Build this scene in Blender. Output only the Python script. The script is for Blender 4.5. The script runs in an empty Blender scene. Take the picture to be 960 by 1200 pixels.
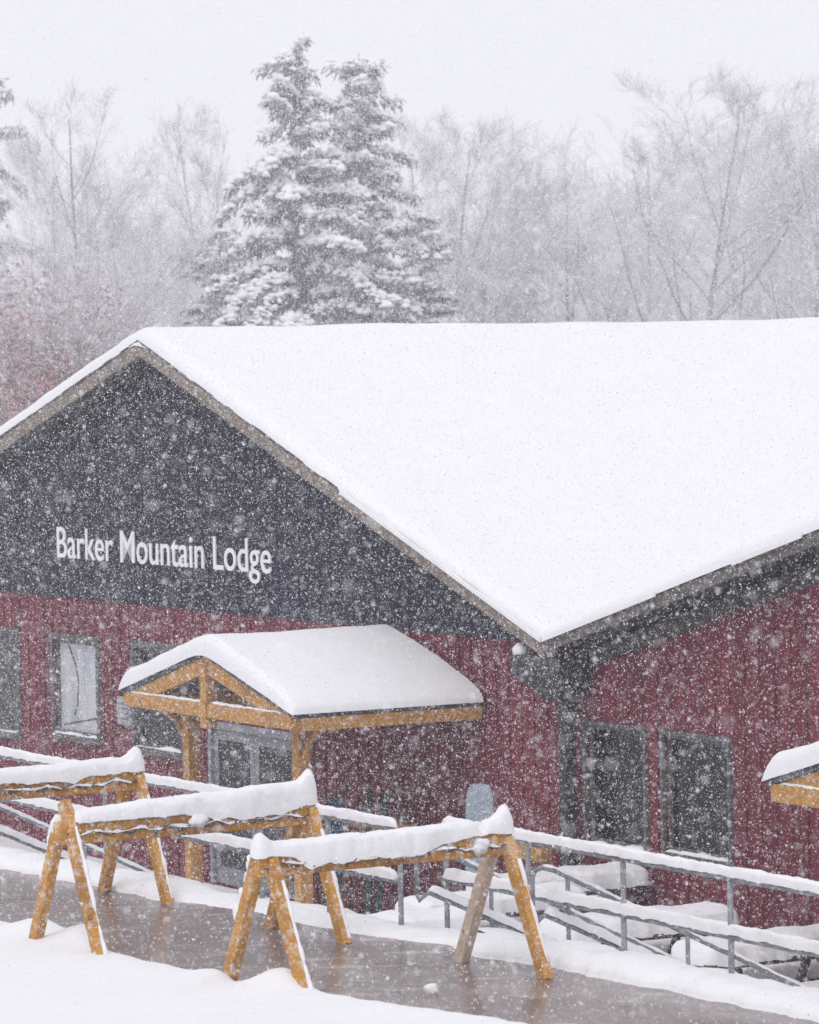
import bpy, bmesh, math, random
import numpy as np
from mathutils import Vector, Matrix, noise

scn = bpy.context.scene
DENOISE = True
COL = scn.collection
R = random.Random(7)
rng = np.random.default_rng(11)

# ------------------------------------------------------------------ camera
F_PX, PITCH, ROLL, ANG = 4600.0, 0.03643, -0.018468, 0.5237958
CAMP = Vector((0, 0, 7.3))
FW = Vector((0, math.cos(PITCH), -math.sin(PITCH)))
_r = Vector((1, 0, 0)); _u = Vector((0, math.sin(PITCH), math.cos(PITCH)))
RI = _r*math.cos(ROLL) + _u*math.sin(ROLL)
UP = -_r*math.sin(ROLL) + _u*math.cos(ROLL)
# frame of the lodge: t along the front (to the right), y into the building, z up
UD = Vector((math.sin(ANG), -math.cos(ANG), 0)); VD = Vector((math.cos(ANG), math.sin(ANG), 0))
C0 = Vector((1.69536, 48.0, 0))
ROTZ = math.atan2(UD.y, UD.x)

def W(t, y, z=0.0): return C0 + UD*t + VD*y + Vector((0, 0, z))
def ray(px, py): return FW*F_PX + RI*(px-480) - UP*(py-600)
def onz(px, py, z):
    d = ray(px, py); P = CAMP + d*((z-CAMP.z)/d.z); Q = P - C0
    return Q.dot(UD), Q.dot(VD)
def at_depth(px, py, Y):
    d = ray(px, py); return CAMP + d*(Y/d.y)

# ------------------------------------------------------------------ materials
def new_mat(name):
    m = bpy.data.materials.new(name); m.use_nodes = True
    nt = m.node_tree; b = nt.nodes['Principled BSDF']
    return m, nt, b
def N(nt, typ, **kw):
    n = nt.nodes.new(typ)
    for k, v in kw.items():
        if k in n.inputs: n.inputs[k].default_value = v
        else: setattr(n, k, v)
    return n
def L(nt, a, b): nt.links.new(a, b)
def coords(nt, scale=(1, 1, 1)):
    tc = N(nt, 'ShaderNodeTexCoord'); mp = N(nt, 'ShaderNodeMapping'); mp.inputs['Scale'].default_value = scale
    L(nt, tc.outputs['Object'], mp.inputs['Vector']); return mp.outputs['Vector']
def noise_n(nt, vec, scale, detail=4, rough=0.55):
    n = N(nt, 'ShaderNodeTexNoise'); n.inputs['Scale'].default_value = scale
    n.inputs['Detail'].default_value = detail; n.inputs['Roughness'].default_value = rough
    L(nt, vec, n.inputs['Vector']); return n.outputs['Fac']
def ramp(nt, fac, stops):
    r = N(nt, 'ShaderNodeValToRGB'); e = r.color_ramp.elements
    while len(e) < len(stops): e.new(0.5)
    for i, (p, c) in enumerate(stops):
        e[i].position = p; e[i].color = (*c, 1) if len(c) == 3 else c
    L(nt, fac, r.inputs['Fac']); return r.outputs['Color']
def bump(nt, b, h, strength=0.3, dist=0.02):
    bp = N(nt, 'ShaderNodeBump'); bp.inputs['Strength'].default_value = strength; bp.inputs['Distance'].default_value = dist
    L(nt, h, bp.inputs['Height']); L(nt, bp.outputs['Normal'], b.inputs['Normal'])
def mixc(nt, fac, a, b):
    m = N(nt, 'ShaderNodeMix'); m.data_type = 'RGBA'
    if isinstance(fac, float): m.inputs[0].default_value = fac
    else: L(nt, fac, m.inputs[0])
    for i, v in ((6, a), (7, b)):
        if isinstance(v, tuple): m.inputs[i].default_value = (*v, 1)
        else: L(nt, v, m.inputs[i])
    return m.outputs[2]

def mat_noise(name, c1, c2, scale=3, stretch=(1, 1, 1), rough=0.7, bumps=0.2, bscale=30, spec=0.3, dust=0.0):
    m, nt, b = new_mat(name)
    v = coords(nt, stretch)
    f = noise_n(nt, v, scale)
    col = ramp(nt, f, [(0.3, c1), (0.7, c2)])
    if dust > 0:      # rime and blown snow that sticks in patches
        f2 = noise_n(nt, coords(nt), 9, 6, 0.7)
        k = ramp(nt, f2, [(0.56, (0, 0, 0)), (0.72, (dust, dust, dust))])
        col = mixc(nt, k, col, (0.8, 0.8, 0.84))
    L(nt, col, b.inputs['Base Color'])
    b.inputs['Roughness'].default_value = rough
    b.inputs['Specular IOR Level'].default_value = spec
    if bumps: bump(nt, b, noise_n(nt, v, bscale), bumps)
    return m

def make_snow(name, c=(0.775, 0.772, 0.803), bs=0.32, scale=16):
    m, nt, b = new_mat(name)
    v = coords(nt)
    f = noise_n(nt, v, 2.2, 4)
    L(nt, ramp(nt, f, [(0.3, tuple(x*0.975 for x in c)), (0.7, c)]), b.inputs['Base Color'])
    b.inputs['Roughness'].default_value = 0.85
    b.inputs['Specular IOR Level'].default_value = 0.15
    bump(nt, b, noise_n(nt, v, scale, 6, 0.65), bs, 0.03)
    return m
M = {}
M['snow'] = make_snow('snow')
M['roof_snow'] = make_snow('roof_snow', bs=0.12, scale=2.5)
def siding(name, c1, c2, c3):
    m, nt, b = new_mat(name)
    v = coords(nt, (1, 1, 0.06))
    streak = noise_n(nt, v, 9, 5, 0.65)
    sx = N(nt, 'ShaderNodeSeparateXYZ'); tc = N(nt, 'ShaderNodeTexCoord'); L(nt, tc.outputs['Object'], sx.inputs[0])
    mul = N(nt, 'ShaderNodeMath', operation='MULTIPLY'); mul.inputs[1].default_value = 1/0.3; L(nt, sx.outputs['X'], mul.inputs[0])
    fl = N(nt, 'ShaderNodeMath', operation='FLOOR'); L(nt, mul.outputs[0], fl.inputs[0])
    wn = N(nt, 'ShaderNodeTexWhiteNoise', noise_dimensions='1D'); L(nt, fl.outputs[0], wn.inputs['W'])
    base = ramp(nt, streak, [(0.3, c1), (0.7, c2)])
    sc = N(nt, 'ShaderNodeMath', operation='MULTIPLY'); sc.inputs[1].default_value = 0.8; L(nt, wn.outputs['Value'], sc.inputs[0])
    col = mixc(nt, sc.outputs[0], base, c3)
    rime = ramp(nt, noise_n(nt, coords(nt), 5, 7, 0.75), [(0.60, (0, 0, 0)), (0.82, (0.35, 0.35, 0.35))])
    col = mixc(nt, rime, col, (0.75, 0.75, 0.8))
    L(nt, col, b.inputs['Base Color']); b.inputs['Roughness'].default_value = 0.75; b.inputs['Specular IOR Level'].default_value = 0.25
    bump(nt, b, streak, 0.25, 0.01)
    return m
M['red'] = siding('red_siding', (0.150, 0.021, 0.036), (0.195, 0.031, 0.051), (0.115, 0.016, 0.029))
M['dark'] = siding('dark_siding', (0.010, 0.012, 0.030), (0.017, 0.020, 0.046), (0.007, 0.0085, 0.021))
M['fascia'] = mat_noise('weathered_fascia', (0.16, 0.125, 0.105), (0.24, 0.20, 0.17), 4, (1, 1, 1), dust=0.5)
M['wing_fascia'] = mat_noise('dark_weathered_fascia', (0.085, 0.072, 0.068), (0.15, 0.13, 0.12), 4, dust=0.6)
M['frieze'] = mat_noise('frieze_board', (0.04, 0.035, 0.038), (0.075, 0.065, 0.066), 5, dust=0.5)
M['deck'] = mat_noise('roof_edge_metal', (0.05, 0.055, 0.075), (0.09, 0.095, 0.12), 8, rough=0.5)
M['drip'] = mat_noise('pale_drip_edge', (0.76, 0.755, 0.77), (0.86, 0.855, 0.875), 3, rough=0.6, bumps=0.05)
M['timber'] = mat_noise('orange_timber', (0.36, 0.155, 0.022), (0.52, 0.25, 0.045), 5, (1, 1, 1), rough=0.6, dust=0.45)
M['sawwood'] = mat_noise('sawhorse_timber', (0.36, 0.150, 0.018), (0.56, 0.265, 0.045), 6, (1, 1, 1), rough=0.6, bumps=0.35, dust=0.7)
M['sawfrost'] = mat_noise('frosted_timber', (0.48, 0.36, 0.28), (0.68, 0.60, 0.57), 9, (1, 1, 1), rough=0.8, bumps=0.35)
M['galv'] = mat_noise('galvanised_tube', (0.17, 0.185, 0.21), (0.27, 0.285, 0.315), 12, rough=0.5, dust=0.6)
M['black_metal'] = mat_noise('black_downpipe', (0.020, 0.021, 0.027), (0.034, 0.035, 0.042), 8, rough=0.5, dust=0.3)
M['window_frame'] = mat_noise('grey_window_frame', (0.075, 0.07, 0.074), (0.125, 0.117, 0.12), 8, dust=0.4)
M['alu'] = mat_noise('pale_door_frame', (0.17, 0.17, 0.195), (0.23, 0.23, 0.26), 8, rough=0.45, dust=0.3)
M['sign'] = mat_noise('white_sign_paint', (0.72, 0.72, 0.75), (0.84, 0.84, 0.86), 5, bumps=0.05)
M['vent'] = mat_noise('vent_grey', (0.28, 0.29, 0.33), (0.38, 0.39, 0.43), 9)
M['cable'] = mat_noise('dark_cable', (0.03, 0.035, 0.05), (0.10, 0.105, 0.12), 20, rough=0.5, dust=0.9)
M['board_blue'] = mat_noise('blue_grey_board', (0.21, 0.265, 0.325), (0.31, 0.365, 0.425), 5, rough=0.4, dust=0.6)
M['board_dark'] = mat_noise('navy_board', (0.012, 0.02, 0.045), (0.03, 0.07, 0.16), 7, rough=0.4)
M['ski_green'] = mat_noise('dark_green_ski', (0.010, 0.03, 0.028), (0.02, 0.06, 0.05), 7, rough=0.4)
M['table'] = mat_noise('brown_table_boards', (0.055, 0.03, 0.03), (0.09, 0.05, 0.047), 6)
M['concrete'] = mat_noise('old_concrete', (0.22, 0.21, 0.2), (0.3, 0.29, 0.28), 3)
def wood(name, c1, c2, stain, end=0.6):
    """oiled timber: fine grain, damp stains, a few knots and checks, rime in patches"""
    m, nt, b = new_mat(name); v = coords(nt)
    w1 = noise_n(nt, coords(nt, (1, 1, 1)), 55, 5, 0.7); w2 = noise_n(nt, v, 8, 6, 0.7); w3 = noise_n(nt, v, 1.6, 4, 0.6)
    col = ramp(nt, w2, [(0.28, c1), (0.72, c2)])
    col = mixc(nt, ramp(nt, w1, [(0.35, (0.55,)*3), (0.62, (0, 0, 0))]), col, tuple(x*0.5 for x in c1))
    col = mixc(nt, ramp(nt, w3, [(0.50, (0, 0, 0)), (0.68, (0.75,)*3)]), col, stain)
    vo = N(nt, 'ShaderNodeTexVoronoi'); vo.inputs['Scale'].default_value = 3.3; L(nt, v, vo.inputs['Vector'])
    col = mixc(nt, ramp(nt, vo.outputs['Distance'], [(0.05, (0.85,)*3), (0.11, (0, 0, 0))]), col, (0.09, 0.035, 0.012))
    k = ramp(nt, noise_n(nt, v, 13, 7, 0.75), [(0.52, (0, 0, 0)), (0.68, (end,)*3)])
    col = mixc(nt, k, col, (0.72, 0.71, 0.74))
    L(nt, col, b.inputs['Base Color']); b.inputs['Roughness'].default_value = 0.72; b.inputs['Specular IOR Level'].default_value = 0.25
    bump(nt, b, w1, 0.35, 0.008); return m
M['timber'] = wood('orange_timber', (0.44, 0.205, 0.036), (0.63, 0.325, 0.070), (0.24, 0.108, 0.026), 0.45)
M['sawwood'] = wood('sawhorse_timber', (0.45, 0.200, 0.030), (0.68, 0.355, 0.075), (0.25, 0.105, 0.022), 0.8)
M['sawfrost'] = wood('frosted_timber', (0.58, 0.40, 0.27), (0.74, 0.64, 0.58), (0.45, 0.24, 0.08), 0.9)
def glass(name, c, rough=0.06):
    m, nt, b = new_mat(name)
    f = noise_n(nt, coords(nt), 1.3, 3)
    L(nt, ramp(nt, f, [(0.35, c), (0.7, tuple(x*1.7+0.004 for x in c))]), b.inputs['Base Color'])
    b.inputs['Roughness'].default_value = rough; b.inputs['IOR'].default_value = 1.35
    return m
M['glass'] = glass('dark_glass', (0.006, 0.006, 0.009))
def pale_pane_mat():
    m, nt, b = new_mat('pale_window_pane')  # pale mottled colour laid on the pane itself
    v = coords(nt, (1, 1, 0.35))
    f = noise_n(nt, v, 3.2, 3)
    col = ramp(nt, f, [(0.3, (0.30, 0.315, 0.36)), (0.6, (0.46, 0.47, 0.51))])
    L(nt, col, b.inputs['Base Color']); b.inputs['Roughness'].default_value = 0.25
    return m
M['pale_pane'] = pale_pane_mat()
def wet_path():
    m, nt, b = new_mat('wet_pavement')
    v = coords(nt)
    f = noise_n(nt, v, 1.1, 6, 0.6)
    col = ramp(nt, f, [(0.3, (0.120, 0.086, 0.080)), (0.55, (0.185, 0.143, 0.136)), (0.75, (0.24, 0.195, 0.190))])
    sl = ramp(nt, noise_n(nt, coords(nt, (0.6, 1.6, 1)), 2.6, 7, 0.72), [(0.57, (0, 0, 0)), (0.70, (0.8, 0.8, 0.8))])
    col = mixc(nt, sl, col, (0.58, 0.55, 0.56))
    L(nt, col, b.inputs['Base Color'])
    rr = N(nt, 'ShaderNodeMapRange'); rr.inputs['To Min'].default_value = 0.12; rr.inputs['To Max'].default_value = 0.36
    L(nt, noise_n(nt, v, 2.5, 5), rr.inputs['Value']); L(nt, rr.outputs[0], b.inputs['Roughness'])
    b.inputs['IOR'].default_value = 1.36
    bump(nt, b, noise_n(nt, v, 14, 4, 0.5), 0.10, 0.02)
    return m
M['path'] = wet_path()
def bark(name, c1, c2, snow_amt=0.55, c_snow=(0.84, 0.84, 0.88), th=0.25):
    """bark with snow lying on whatever faces up"""
    m, nt, b = new_mat(name)
    f = noise_n(nt, coords(nt), 2.5, 4)
    col = ramp(nt, f, [(0.3, c1), (0.7, c2)])
    g = N(nt, 'ShaderNodeNewGeometry'); sx = N(nt, 'ShaderNodeSeparateXYZ'); L(nt, g.outputs['Normal'], sx.inputs[0])
    k = ramp(nt, sx.outputs['Z'], [(th, (0, 0, 0)), (min(0.99, th+0.3), (snow_amt,)*3)])
    L(nt, mixc(nt, k, col, c_snow), b.inputs['Base Color']); b.inputs['Roughness'].default_value = 0.9
    b.inputs['Specular IOR Level'].default_value = 0.1
    return m
M['bark'] = bark('grey_bark', (0.23, 0.21, 0.225), (0.33, 0.305, 0.325), 0.9)  # bark and twig tones lightened, putting part of the haze into the colour
M['twig'] = bark('twig_bark', (0.40, 0.355, 0.395), (0.54, 0.50, 0.535), 0.95, th=0.0)
M['beech'] = mat_noise('dry_beech_leaf', (0.30, 0.13, 0.125), (0.44, 0.27, 0.27), 2, bumps=0)
M['needle'] = mat_noise('spruce_needle', (0.085, 0.09, 0.11), (0.22, 0.228, 0.26), 2.0, bumps=0)
M['treesnow'] = make_snow('tree_snow', (0.80, 0.80, 0.84), 0.1, 8)
def flake_mat():
    m, nt, b = new_mat('snowflake')
    b.inputs['Base Color'].default_value = (0.965, 0.965, 1.0, 1); b.inputs['Roughness'].default_value = 1
    b.inputs['Specular IOR Level'].default_value = 0
    return m
M['flake'] = flake_mat()

# ------------------------------------------------------------------ mesh helpers
class MB:
    def __init__(s): s.v = []; s.f = []
    def add(s, vs, fs):
        o = len(s.v); s.v.extend([tuple(p) for p in vs]); s.f.extend([tuple(i+o for i in q) for q in fs]); return s
    def box(s, x0, x1, y0, y1, z0, z1):
        return s.add([(x0,y0,z0),(x1,y0,z0),(x1,y1,z0),(x0,y1,z0),(x0,y0,z1),(x1,y0,z1),(x1,y1,z1),(x0,y1,z1)],
                     [(0,3,2,1),(4,5,6,7),(0,1,5,4),(1,2,6,5),(2,3,7,6),(3,0,4,7)])
    def bar(s, p0, p1, w, h, up=(0, 0, 1)):
        p0 = Vector(p0); p1 = Vector(p1); d = (p1-p0).normalized(); a = d.cross(Vector(up)).normalized(); u = a.cross(d)
        vs = []
        for p in (p0, p1):
            for i, j in ((-1,-1),(1,-1),(1,1),(-1,1)): vs.append(p + a*(w/2*i) + u*(h/2*j))
        return s.add(vs, [(0,1,2,3),(7,6,5,4),(0,4,5,1),(1,5,6,2),(2,6,7,3),(3,7,4,0)])
    def tube(s, pts, r, n=8, r1=None, cap=True):
        pts = [Vector(p) for p in pts]; m = len(pts); vs = []; fs = []
        ref = Vector((0, 0, 1))
        for i, p in enumerate(pts):
            d = (pts[min(i+1, m-1)] - pts[max(i-1, 0)]).normalized()
            if abs(d.dot(ref)) > 0.95: a = d.cross(Vector((1, 0, 0))).normalized()
            else: a = d.cross(ref).normalized()
            b = d.cross(a); rr = r if r1 is None else r + (r1-r)*i/(m-1)
            for k in range(n):
                an = 2*math.pi*k/n; vs.append(p + a*(rr*math.cos(an)) + b*(rr*math.sin(an)))
        for i in range(m-1):
            for k in range(n): fs.append((i*n+k, i*n+(k+1)%n, (i+1)*n+(k+1)%n, (i+1)*n+k))
        if cap: fs.append(tuple(range(n))[::-1]); fs.append(tuple((m-1)*n+k for k in range(n)))
        return s.add(vs, fs)
    def prism(s, poly, y0, y1):
        """poly of (x,z) extruded in y"""
        n = len(poly)
        vs = [(x, y0, z) for x, z in poly] + [(x, y1, z) for x, z in poly]
        fs = [tuple(range(n)), tuple(range(2*n-1, n-1, -1))] + [(i, i+n, (i+1)%n+n, (i+1)%n) for i in range(n)]
        return s.add(vs, fs)
    def grid(s, P):
        n = len(P); m = len(P[0]); vs = [p for row in P for p in row]
        return s.add(vs, [(i*m+j, i*m+j+1, (i+1)*m+j+1, (i+1)*m+j) for i in range(n-1) for j in range(m-1)])
    def blob(s, c, rx, ry, rz, seed=0, amp=0.25, nu=10, nv=7):
        vs = []; fs = []
        for j in range(nv+1):
            th = math.pi*j/nv
            for i in range(nu):
                ph = 2*math.pi*i/nu
                d = Vector((math.sin(th)*math.cos(ph), math.sin(th)*math.sin(ph), math.cos(th)))
                k = 1 + amp*noise.noise(d*1.7 + Vector((seed*3.1, seed*1.7, 0)))
                vs.append((c[0]+d.x*rx*k, c[1]+d.y*ry*k, c[2]+d.z*rz*k))
        for j in range(nv):
            for i in range(nu): fs.append((j*nu+i, (j+1)*nu+i, (j+1)*nu+(i+1)%nu, j*nu+(i+1)%nu))
        return s.add(vs, fs)
    def build(s, name, mat, parent=None, smooth=False, bevel=0.0, loc=None, rotz=None):
        me = bpy.data.meshes.new(name); me.from_pydata(s.v, [], s.f); me.validate()
        bm = bmesh.new(); bm.from_mesh(me); bmesh.ops.recalc_face_normals(bm, faces=bm.faces[:]); bm.to_mesh(me); bm.free()
        me.materials.append(mat)
        if smooth: me.polygons.foreach_set('use_smooth', [True]*len(me.polygons))
        o = bpy.data.objects.new(name, me); COL.objects.link(o)
        if parent: o.parent = parent
        if loc is not None: o.location = loc
        if rotz is not None: o.rotation_euler = (0, 0, rotz)
        if bevel:
            b = o.modifiers.new('bevel', 'BEVEL'); b.width = bevel; b.segments = 2; b.limit_method = 'ANGLE'
        return o
def tag(o, label=None, cat=None, group=None, kind=None):
    if label: o['label'] = label
    if cat: o['category'] = cat
    if group: o['group'] = group
    if kind: o['kind'] = kind
    return o
def thing(name, label, cat, t, y, z=0.0, rot=0.0, group=None):
    o = bpy.data.objects.new(name, None); COL.objects.link(o)
    o.location = W(t, y, z); o.rotation_euler = (0, 0, ROTZ+rot); o.empty_display_size = 0.2
    return tag(o, label, cat, group)
def copy_tree(o, parent=None):
    c = o.copy(); COL.objects.link(c)
    if parent: c.parent = parent
    for ch in [x for x in list(COL.objects) if x.parent == o]: copy_tree(ch, c)
    return c
def nz(x, y=0.0, z=0.0): return noise.noise(Vector((x, y, z)))
def fbm(x, y=0.0, z=0.0, o=4):
    return sum(noise.noise(Vector((x*2**k, y*2**k, z*2**k + 7.3*k)))*0.5**k for k in range(o))

def snow_strip(pts, width, height, skirt=0.03, seed=0, n=14, step=0.03, endr=0.12, prof=0.62, rough=1.0):
    """snow lying along a bar: pts on the bar's top; width/height/skirt numbers or functions of (u 0..1)"""
    pts = [Vector(p) for p in pts]; segs = [(a, b, (b-a).length) for a, b in zip(pts, pts[1:])]
    tot = sum(x[2] for x in segs); m = max(6, int(tot/step)); rows = []
    fn = lambda q, u: q(u) if callable(q) else q
    for i in range(m+1):
        s = tot*i/m; u = i/m; acc = 0
        for a, b, l in segs:
            if s <= acc+l+1e-6: break
            acc += l
        p = a.lerp(b, min(1, (s-acc)/l)); d = (b-a).normalized(); side = d.cross(Vector((0, 0, 1)))
        side = side.normalized() if side.length > 1e-3 else Vector((1, 0, 0))
        e = min(1.0, min(s, tot-s)/endr); e = math.sqrt(max(0, 1-(1-e)**2))
        wv = fn(width, u)*(0.55+0.45*e)*(1+0.12*rough*fbm(s*4, seed)); hv = fn(height, u)*max(0.06, e)*(1+0.14*rough*fbm(s*2.6, seed+5.5))
        row = []
        for k in range(n+1):
            x = -1 + 2*k/n
            z = hv*max(0, 1-abs(x)**2.6)**prof
            if k in (0, n): z = -fn(skirt, u)*(0.85+0.28*fbm(s*5, seed+2.0+k, o=3))
            xx = x*wv/2*(1.0 if k not in (0, n) else 0.93)
            row.append(p + side*(xx + 0.012*fbm(s*5, k*0.4, seed) + 0.004*nz(s*31, k*1.7, seed) + (0.009*rough*nz(s*19, seed*1.3)*min(1, hv*8) if abs(x) > 0.75 else 0)) + Vector((0, 0, z + 0.012*fbm(s*7, k*0.5, seed+1) + 0.005*nz(s*37, k*1.9, seed+2))))
        rows.append(row)
    mb = MB(); mb.grid(rows)
    mb.f.append(tuple(range(n+1))); mb.f.append(tuple(m*(n+1)+k for k in range(n, -1, -1)))
    return mb

# ------------------------------------------------------------------ ground
def ground_z(t, y):
    sm = lambda a, b, x: (lambda q: q*q*(3-2*q))(max(0, min(1, (x-a)/(b-a))))
    patio = 0.22*sm(0.5, 2.0, t)
    z = patio + (2.34-patio)*max(0, min(1, (-5.3-y)/3.5)) if y > -8.8 else 2.34
    if y < -8.8:
        P = W(t, y); d = math.hypot(P.x, P.y)
        z = 2.34 + (5.35-2.34)*max(0, min(1, 1-d/31.0))*sm(-10.6, -13.5, y)
    if y > -2: z = patio if y < 0.2 else 0.0
    P = W(t, y)
    return z - 0.02
def axis(fine0, fine1, st):
    a = [-900, -500, -250, -130, -80, -55]; b = [55, 80, 130, 250, 500, 900]
    mid = list(np.arange(-40, 44.1, 4.0)); f = list(np.arange(fine0, fine1, st))
    return sorted(set(round(x, 3) for x in a + b + [m for m in mid if m < fine0-1 or m > fine1+1] + f))
rows = [[W(t, y, ground_z(t, y)) for y in axis(-26, 1, 0.35)] for t in axis(-24, 26, 0.8)]
g = MB().grid(rows).build('ground', M['snow'], smooth=True); tag(g, kind='structure')

# walkway

def poly_interp(pxs, z):
    pts = sorted(onz(x, y, z) for x, y in pxs)
    ts = [p[0] for p in pts]; ys = [p[1] for p in pts]
    s0 = 0.0
    def fn(t):
        if t <= ts[0]: return ys[0] + (ts[0]-t)*s0
        if t >= ts[-1]: return ys[-1]
        return float(np.interp(t, ts, ys))
    return fn
# foreground drift: its far edge lies on the walkway
edge = poly_interp([(0, 1097), (40, 1092), (75, 1096), (105, 1104), (125, 1116), (190, 1134), (250, 1147), (290, 1158), (350, 1166), (420, 1175), (520, 1190), (600, 1201), (680, 1216)], 2.42)
mounds = [onz(*q) + (r, h) for q, r, h in (((45, 1098, 2.45), 0.25, 0.10), ((105, 1108, 2.45), 0.28, 0.16), ((334, 1163, 2.45), 0.26, 0.17), ((258, 1150, 2.45), 0.2, 0.06))]
offs = [-0.03, 0.0, 0.015, 0.035, 0.06, 0.1, 0.15, 0.22, 0.3, 0.4, 0.55, 0.75, 1.0, 1.4, 1.9, 2.6, 3.5, 5, 7]
rows = []
for t in np.arange(-6, 25, 0.05):
    e = edge(t) + 0.05*fbm(t*1.3, 3.0); row = []
    for r in offs:
        y = e - r; z = 2.37 if r < 0 else 2.39 + 0.13*(1-math.exp(-r/0.10)) + 0.02*fbm(t*0.9, r*0.9, 2.0)*min(1, r*3) + 0.012*fbm(t*5, r*5)*min(1, r*5)
        z += max(0, r-1.0)*0.05
        for mt, my, mr, mh in mounds:
            q = ((t-mt)**2 + (y-my)**2)/mr**2
            z += mh*math.exp(-q) if r > 0 else 0
        row.append(W(t, y, z))
    rows.append(row)
tag(MB().grid(rows).build('snow_drift', M['snow'], smooth=True), kind='structure')
# ploughed bank between the walkway and the railing
near = poly_interp([(0, 1018), (100, 1037), (190, 1056), (280, 1066), (330, 1078), (400, 1092), (470, 1102), (520, 1108), (560, 1122), (640, 1134), (720, 1150), (800, 1166), (880, 1183), (960, 1199)], 2.40)
rows = [[W(t, y, 2.40) for y in (-13.2, -11.5, -10, near(t)-0.05, near(t)+0.3)] for t in np.arange(-14, 27, 0.5)]
tag(MB().grid(rows).build('path', M['path']), kind='structure')
def bank_h(t):
    b = float(np.interp(t, [2, 5, 7, 7.9, 8.5, 9.5, 10.3, 11.6, 12.4, 12.95, 14, 16, 18], [0.09, 0.10, 0.12, 0.12, 0.035, 0.035, 0.045, 0.055, 0.06, 0.15, 0.165, 0.14, 0.13]))
    return b*(1 + 0.22*fbm(t*1.9, 9.0))
qs = [-0.02, 0.0, 0.02, 0.05, 0.1, 0.16, 0.24, 0.34, 0.46, 0.6, 0.75, 0.9, 1.05, 1.2]
rows = []
for t in np.arange(-8, 25, 0.045):
    e = near(t) + 0.07*fbm(t*2.2, 1.0) + 0.03*fbm(t*9, 1.0); row = []; h = bank_h(t)
    for q in qs:
        k = 0 if q < 0 else (1-(1-min(1, q/0.26))**2.2)**0.62 * (1 if q < 0.42 else max(-3, 1-((q-0.42)/0.4)**2*1.4))
        row.append(W(t, e+q, 2.385 + h*k + (0.03*fbm(t*3.3, q*4, 4.0)*min(1, q*6) if q > 0 else -0.02)))
    rows.append(row)
tag(MB().grid(rows).build('snow_bank', M['snow'], smooth=True), kind='structure')
t_, y_ = onz(505, 1163, 2.41)
mb = MB(); mb.blob((0, 0, 0.035), 0.06, 0.06, 0.05, 4, 0.5)
o = mb.build('snow_lump', M['snow'], smooth=True, loc=W(t_, y_, 2.40)); tag(o, 'small white lump of snow lying alone on the wet walkway', 'snow lump')

# ------------------------------------------------------------------ the lodge
lodge = thing('lodge', 'long red lodge with dark gable, snow covered roof and a lower wing', 'building', 0, 0)
def wall_cells(x0, x1, z0, z1, holes, y0=0.0, y1=0.18):
    xs = sorted({x0, x1, *[h[0] for h in holes], *[h[1] for h in holes]}); zs = sorted({z0, z1, *[h[2] for h in holes], *[h[3] for h in holes]})
    mb = MB(); inside = lambda x, z: any(h[0] < x < h[1] and h[2] < z < h[3] for h in holes)
    for a, b in zip(xs, xs[1:]):
        for c, d in zip(zs, zs[1:]):
            if not inside((a+b)/2, (c+d)/2): mb.add([(a,y0,c),(b,y0,c),(b,y0,d),(a,y0,d)], [(0,1,2,3)])
    for a, b, c, d in holes:
        mb.add([(a,y0,c),(b,y0,c),(b,y1,c),(a,y1,c)], [(0,1,2,3)]); mb.add([(a,y0,d),(b,y0,d),(b,y1,d),(a,y1,d)], [(0,1,2,3)])
        mb.add([(a,y0,c),(a,y0,d),(a,y1,d),(a,y1,c)], [(0,1,2,3)]); mb.add([(b,y0,c),(b,y0,d),(b,y1,d),(b,y1,c)], [(0,1,2,3)])
    return mb
def battens(mb, x0, x1, zfun, z0, holes, st=0.3):
    x = x0 + 0.1
    while x < x1:
        spans = [(z0, zfun(x))]
        for a, b, c, d in holes:
            if a-0.12 < x < b+0.12:
                new = []
                for p, q in spans:
                    if c-0.11 > p: new.append((p, min(q, c-0.11)))
                    if d+0.11 < q: new.append((max(p, d+0.11), q))
                spans = new
        for p, q in spans:
            if q-p > 0.05: mb.box(x-0.026, x+0.026, -0.024, -0.0005, p, q)
        x += st
APX, APZ, SL, SR = -10.17, 7.79, 0.287, 0.346        # ridge of the main roof
VAL, VZ, WS, WAP = 0.70, 4.03, 0.262, 11.0           # valley, slope and ridge of the wing
roofz = lambda t: APZ - (APX-t)*SL if t < APX else APZ - (t-APX)*SR
wingz = lambda t: VZ + (t-VAL)*WS if t < WAP else VZ + (WAP-VAL)*WS - (t-WAP)*WS
LEFT = -21.5; RIGHT = 21.0
wins = [(-17.35, -15.80, 1.68, 3.24), (-14.42, -12.88, 1.80, 3.24), (-11.58, -10.06, 1.80, 3.26)]
door = (-9.10, -6.62, 0.0, 2.23)
wins_r = [(0.80, 2.07, 1.55, 2.97), (2.49, 3.82, 1.60, 2.97)]
mb = wall_cells(LEFT, 0.72, -0.1, 3.90, wins + [door]); battens(mb, LEFT, 0.7, lambda x: 3.88, 0, wins + [door])
mb.build('wall', M['red'], lodge)
mb = MB(); zt = lambda x: roofz(x)-0.22
mb.prism([(LEFT, 3.905), (0.0, 3.905), (0.0, zt(0)), (APX, zt(APX)), (LEFT, zt(LEFT))], -0.03, 0.15)
x = LEFT+0.1
while x < -0.1: mb.box(x-0.018, x+0.018, -0.045, -0.0305, 3.91, zt(x)-0.02); x += 0.3
mb.build('gable_siding', M['dark'], lodge)
mb = wall_cells(0.725, RIGHT, -0.1, 3.35, wins_r)
battens(mb, 0.725, RIGHT, lambda x: wingz(x)-0.75, 0, wins_r, 0.3)
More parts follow.
